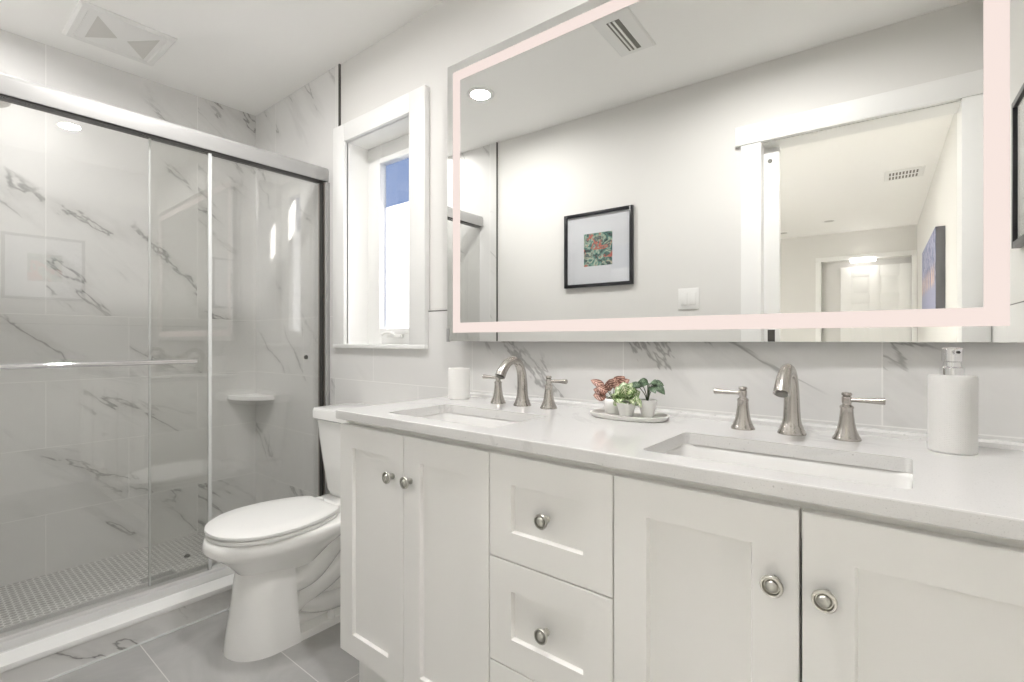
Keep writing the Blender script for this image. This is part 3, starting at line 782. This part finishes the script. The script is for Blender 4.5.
# peach-brown leaved plant
cA = (-0.656, 1.268, PZ)
t = thing('potted_plant', 'small potted plant with peach and brown striped leaves, on the oval tray', 'plant', cA, 'little plants on the tray')
pot(t, cA, [(0.016, 0), (0.020, 0.003), (0.0255, 0.018), (0.0265, 0.030), (0.0245, 0.041), (0.0225, 0.043), (0.021, 0.041), (0.022, 0.03)], 0.0215, 0.038)
bm = bmesh.new(); ly = bm.loops.layers.uv.verify(); A = Vector(cA) + Vector((0, 0, 0.04))
for dx, dy, dz, wd in ((-0.066, -0.012, 0.052, 0.022), (-0.050, -0.026, 0.010, 0.034), (-0.040, -0.020, 0.034, 0.026), (-0.012, 0.0, 0.056, 0.032), (0.012, -0.010, 0.062, 0.038),
                       (0.034, 0.002, 0.066, 0.036), (0.050, 0.0, 0.058, 0.030), (-0.030, 0.012, 0.040, 0.028), (0.016, 0.015, 0.060, 0.034), (-0.054, -0.018, 0.026, 0.026), (0.026, -0.012, 0.048, 0.034)):
    m_ = A + Vector((dx * 0.35, dy * 0.35, dz * 0.55))
    leaf(bm, ly, m_, A + Vector((dx, dy, dz)), wd * 1.1, 0.25, up=(0.3, -0.8, 0.5))
obj('foliage', bm, M['leaf_red'], t, recalc=False, ang=80)
bm = bmesh.new()
for dx, dy, dz in ((-0.021, -0.0035, 0.026), (-0.0175, -0.008, 0.007), (-0.0105, -0.006, 0.0165), (0.0035, -0.002, 0.031), (0.01, 0.002, 0.032), (-0.012, 0.003, 0.02)):
    tube(bm, [A - Vector((0, 0, 0.004)), A + Vector((dx * 0.5, dy * 0.5, dz * 0.6)), A + Vector((dx, dy, dz))], 0.0011, 8)
obj('stems', bm, M['stem'], t)
# cream and green plant
cB = (-0.603, 1.240, PZ)
t = thing('potted_plant', 'small potted plant with cream and green variegated leaves, middle of the tray', 'plant', cB, 'little plants on the tray')
pot(t, cB, taper(0.018, 0.0265, 0.040), 0.0225, 0.034)
bm = bmesh.new(); ly = bm.loops.layers.uv.verify(); A = Vector(cB) + Vector((0, 0, 0.036))
for k in range(18):
    a = k * 2.399; q = (k + 0.5) / 18
    el = 0.12 + 1.15 * (1 - q)
    L = 0.043 + 0.012 * (1 - q) + random.uniform(-0.003, 0.003)
    d = Vector((math.cos(a) * math.cos(el), math.sin(a) * math.cos(el), math.sin(el)))
    b0 = A + d * 0.012 + Vector((0, 0, 0.008 * (1 - q)))
    leaf(bm, ly, b0, A + d * L + Vector((0, 0, 0.006 - 0.014 * q)), 0.036 + 0.006 * random.random(), 0.25, fold=0.08, up=(0.25, -0.6, 0.75))
for dx, dy, dz in ((-0.046, -0.024, 0.012), (0.036, -0.030, 0.0), (0.050, -0.014, -0.008), (0.0, -0.040, 0.006), (-0.02, -0.038, 0.022), (0.024, -0.034, 0.020)):
    leaf(bm, ly, A + Vector((dx * .15, dy * .15, 0.008)), A + Vector((dx, dy, dz)), 0.030, 0.5)
obj('foliage', bm, M['leaf_cream'], t, recalc=False, ang=80)
# dark leaved plant
cD = (-0.556, 1.272, PZ)
t = thing('potted_plant', 'small potted plant with dark green leaves on bare stems, on the tray', 'plant', cD, 'little plants on the tray')
pot(t, cD, taper(0.0165, 0.0255, 0.046), 0.0215, 0.040)
A = Vector(cD) + Vector((0, 0, 0.041)); st = bmesh.new(); bm = bmesh.new(); ly = bm.loops.layers.uv.verify()
for dx, dy, dz, ex, ey, ez in ((-0.020, -0.008, 0.038, -0.046, -0.016, 0.044), (-0.008, -0.012, 0.044, -0.026, -0.040, 0.040), (0.002, -0.004, 0.048, 0.004, -0.034, 0.044),
                               (0.014, -0.008, 0.042, 0.034, -0.028, 0.026), (0.018, 0.004, 0.044, 0.050, -0.004, 0.022), (-0.002, 0.010, 0.048, -0.034, 0.010, 0.050), (0.010, 0.008, 0.048, 0.042, 0.010, 0.044),
                               (0.004, -0.002, 0.050, -0.018, -0.018, 0.054), (0.008, 0.0, 0.050, 0.030, -0.010, 0.050)):
    tube(st, smooth_path([A - Vector((0, 0, 0.004)), A + Vector((dx * 0.35, dy * 0.35, dz * 0.5)), A + Vector((dx, dy, dz))], 4), 0.0012, 8)
    leaf(bm, ly, A + Vector((dx * 0.85, dy * 0.85, dz)), A + Vector((ex, ey, ez)), 0.025, 0.3, fold=0.1, up=(0.2, -0.6, 0.75))
obj('stems', st, M['stem'], t)
obj('foliage', bm, M['leaf_dark'], t, recalc=False, ang=80)

# ------------------------------------------------------------------ lit mirror
DEL = math.radians(1.2)
mi = thing('led_mirror', 'large wall mirror with a lit pinkish band round its edge', 'mirror', (-0.61, 1.3385, H))
MX0, MX1, MZ0, MZ1 = -0.776, 0.788, -0.005, 1.045
rot = Matrix.Translation((-0.61, 1.3385, H)) @ Matrix.Rotation(DEL, 4, 'Z')
def mir(bm): bmesh.ops.transform(bm, matrix=rot, verts=bm.verts); return bm
bw, rm = 0.0375, 0.0300
bx0, bx1, bz0, bz1 = MX0 + rm, MX1 - rm, MZ0 + 0.0325, MZ1 - 0.0325
obj('mirror_glass', mir(B((MX0, MX1, 0.0, 0.005, MZ0, MZ1), bev=0.001, seg=1)), M['mirror'], mi, ang=5)
obj('light_band', mir(B((bx0, bx1, -0.0006, 0.001, bz0, bz0 + bw), (bx0, bx1, -0.0006, 0.001, bz1 - bw, bz1),
                        (bx0, bx0 + bw, -0.0006, 0.001, bz0 + bw, bz1 - bw), (bx1 - bw, bx1, -0.0006, 0.001, bz0 + bw, bz1 - bw))), M['led'], mi)
obj('back_box', B((-1.36, 0.12, 1.362, WY + 0.007, H + 0.14, H + 0.99)), M['alu'], mi)
obj('mirror_bracket', mir(B((MX0 - 0.003, MX0 + 0.010, -0.002, 0.008, MZ0 - 0.002, MZ0 + 0.050), bev=0.001)), M['alu'], mi)

# ------------------------------------------------------------------ pictures
def picture(name, label, plane, a0, a1, z0, z1, d, sgn, art, group, fw=0.019, dep=0.022):
    """framed print on a wall; d = wall face, sgn = direction into the room"""
    ctr = ((a0 + a1) / 2, d, (z0 + z1) / 2) if plane == 'y' else (d, (a0 + a1) / 2, (z0 + z1) / 2)
    t = thing(name, label, 'picture', ctr, group)
    f = d + sgn * dep
    def q(A0, A1, Z0, Z1, D0, D1, bev=0.0):
        D0, D1 = min(D0, D1), max(D0, D1)
        return (A0, A1, D0, D1, Z0, Z1) if plane == 'y' else (D0, D1, A0, A1, Z0, Z1)
    obj('frame', B(q(a0, a0 + fw, z0, z1, d, f), q(a1 - fw, a1, z0, z1, d, f), q(a0 + fw, a1 - fw, z0, z0 + fw, d, f), q(a0 + fw, a1 - fw, z1 - fw, z1, d, f), bev=0.001), M['black'], t)
    obj('mat_board', B(q(a0 + fw, a1 - fw, z0 + fw, z1 - fw, d + sgn * 0.004, d + sgn * 0.010)), M['mat_board'], t)
    obj('print', B(q(*art, d + sgn * 0.010, d + sgn * 0.0107)), M['art'], t)
    obj('glazing', B(q(a0 + fw, a1 - fw, z0 + fw, z1 - fw, d + sgn * 0.014, d + sgn * 0.016)), M['clear'], t)
picture('framed_print', 'square black framed print with white mat on the doorway wall, in the mirror', 'y', -1.642, -1.190, 1.412, 1.865, FY, 1, (-1.508, -1.320, 1.537, 1.735), 'black framed prints')
picture('framed_print', 'black framed print on the side wall, cut by the right edge', 'x', 0.452, 0.905, 1.385, 1.852, RX, -1, (0.584, 0.773, 1.52, 1.72), 'black framed prints')
t = thing('canvas_print', 'unframed canvas with grey edges on the hall side wall, seen in the mirror', 'picture', (RX, -2.4, 1.55))
obj('stretcher_edges', B((RX - 0.052, RX - 0.001, -3.10, -1.78, 1.245, 1.872)), M['canvas_side'], t)
obj('painted_face', B((RX - 0.0530, RX - 0.052, -3.10, -1.78, 1.245, 1.872)), M['canvas'], t)
t = thing('light_switch', 'white double rocker light switch on the doorway wall, in the mirror', 'switch', (-0.879, FY, 1.312))
obj('plate', B((-0.934, -0.824, FY, FY + 0.006, 1.255, 1.369), bev=0.002), M['plastic'], t)
for x in (-0.902, -0.856): obj('rocker', B((x - 0.0165, x + 0.0165, FY + 0.006, FY + 0.010, 1.279, 1.345), bev=0.0015), M['plastic'], t)

# ------------------------------------------------------------------ ceiling fixtures
def downlight(x, y, label, lit, group, r=0.055, power=1.0):
    t = thing('ceiling_light', label, 'ceiling light', (x, y, CZ), group)
    bm = bmesh.new(); lathe(bm, [(r + 0.022, 0), (r + 0.022, -0.003), (r + 0.014, -0.006), (r, -0.004), (r, 0)], (x, y, CZ), n=48, cap0=False, cap1=False)
    obj('trim_ring', bm, M['trim'], t)
    bm = bmesh.new(); lathe(bm, [(r, -0.0015), (r, -0.0035), (r * 0.6, -0.0045)], (x, y, CZ), n=48)
    obj('lens', bm, lit, t)
    if lit is M['lamp']:
        ld = bpy.data.lights.new('downlight', 'AREA'); ld.shape = 'DISK'; ld.size = 2 * r * 0.95
        ld.energy = LAMP * power; ld.spread = math.radians(BEAM); ld.color = (1.0, 0.98, 0.965)
        lo = bpy.data.objects.new('downlight', ld); C.objects.link(lo); lo.location = (x, y, CZ - 0.006)
GL = 'recessed round ceiling lights'
downlight(-1.844, 0.583, 'lit round recessed light in the ceiling over the toilet, in the mirror', M['lamp'], GL, power=0.72)
downlight(-0.460, 0.690, 'lit round recessed light above the vanity, reflected in the shower glass', M['lamp'], GL)
downlight(-2.66, 0.16, 'added fill light in the shower ceiling, out of view beside the exhaust fan', M['lamp'], GL, power=0.34)  # unseen lamp added to brighten the shower
downlight(-0.519, -4.07, 'unlit recessed ceiling light nearest the hall air vent, in the mirror', M['off_lens'], GL, 0.05)
downlight(-1.045, -4.48, 'unlit recessed hall ceiling light at the edge of the doorway, in the mirror', M['off_lens'], GL, 0.05)
downlight(-1.45, -1.60, 'added fill light in the hall ceiling, out of view beyond the doorway', M['hall_fill'], GL, 0.09)  # unseen lamp added to light the hall and fill in through the doorway
t = thing('bar_light', 'small lit white bar light above the panelled door in the mirror', 'light', (-0.215, HY + 0.02, 2.115))
obj('lamp_base', B((-0.355, -0.075, HY + 0.02, HY + 0.035, 2.105, 2.133), bev=0.002), M['plastic'], t)
obj('diffuser', B((-0.345, -0.085, HY + 0.022, HY + 0.065, 2.062, 2.106), bev=0.012, seg=4), M['bar_lamp'], t)

t = thing('exhaust_fan', 'white square exhaust fan cover in the ceiling above the shower', 'fan', (-2.77, 0.63, CZ))
bm = bmesh.new()
frame_loft(bm, [(-2.945, -2.605, 0.460, 0.800, CZ), (-2.945, -2.605, 0.460, 0.800, CZ - 0.006), (-2.935, -2.615, 0.470, 0.790, CZ - 0.016), (-2.915, -2.635, 0.490, 0.770, CZ - 0.016), (-2.910, -2.640, 0.495, 0.765, CZ - 0.011)], 'z')
obj('cover', bm, M['plastic'], t, ang=10)
for tri in (((-2.893, 0.527), (-2.660, 0.527), (-2.790, 0.622)), ((-2.905, 0.748), (-2.660, 0.748), (-2.786, 0.656))):
    bm = bmesh.new(); loft(bm, [[Vector((x, y, z)) for x, y in tri] for z in (CZ - 0.0108, CZ - 0.0118)])
    obj('intake_grille', bm, M['mesh_grey'], t)
t = thing('air_vent', 'white ceiling register with dark slots, at the top of the mirror', 'vent', (-0.972, 0.62, CZ))
bm = bmesh.new(); frame_loft(bm, [(-1.058, -0.887, 0.455, 0.785, CZ), (-1.058, -0.887, 0.455, 0.785, CZ - 0.003), (-1.050, -0.895, 0.463, 0.777, CZ - 0.007)], 'z')
obj('face_plate', bm, M['plastic'], t, ang=10)
obj('slot', B((-1.004, -0.946, 0.487, 0.737, CZ - 0.0078, CZ - 0.0070)), M['slot'], t)
obj('louver', B((-0.994, -0.986, 0.487, 0.737, CZ - 0.011, CZ - 0.0078), (-0.975, -0.966, 0.487, 0.737, CZ - 0.011, CZ - 0.0078)), M['plastic'], t)
t = thing('air_vent', 'white slotted air vent in the hall ceiling beyond the doorway, in the mirror', 'vent', (0.11, -2.51, CZ))
bm = bmesh.new(); frame_loft(bm, [(-0.02, 0.24, -2.66, -2.36, CZ), (-0.02, 0.24, -2.66, -2.36, CZ - 0.003), (-0.012, 0.232, -2.652, -2.368, CZ - 0.007)], 'z')
obj('face_plate', bm, M['plastic'], t, ang=10)
obj('slots', B(*[(0.012 + k * 0.022, 0.024 + k * 0.022, yy, yy + 0.085, CZ - 0.0078, CZ - 0.0070) for k in range(9) for yy in (-2.62, -2.50)]), M['slot'], t)
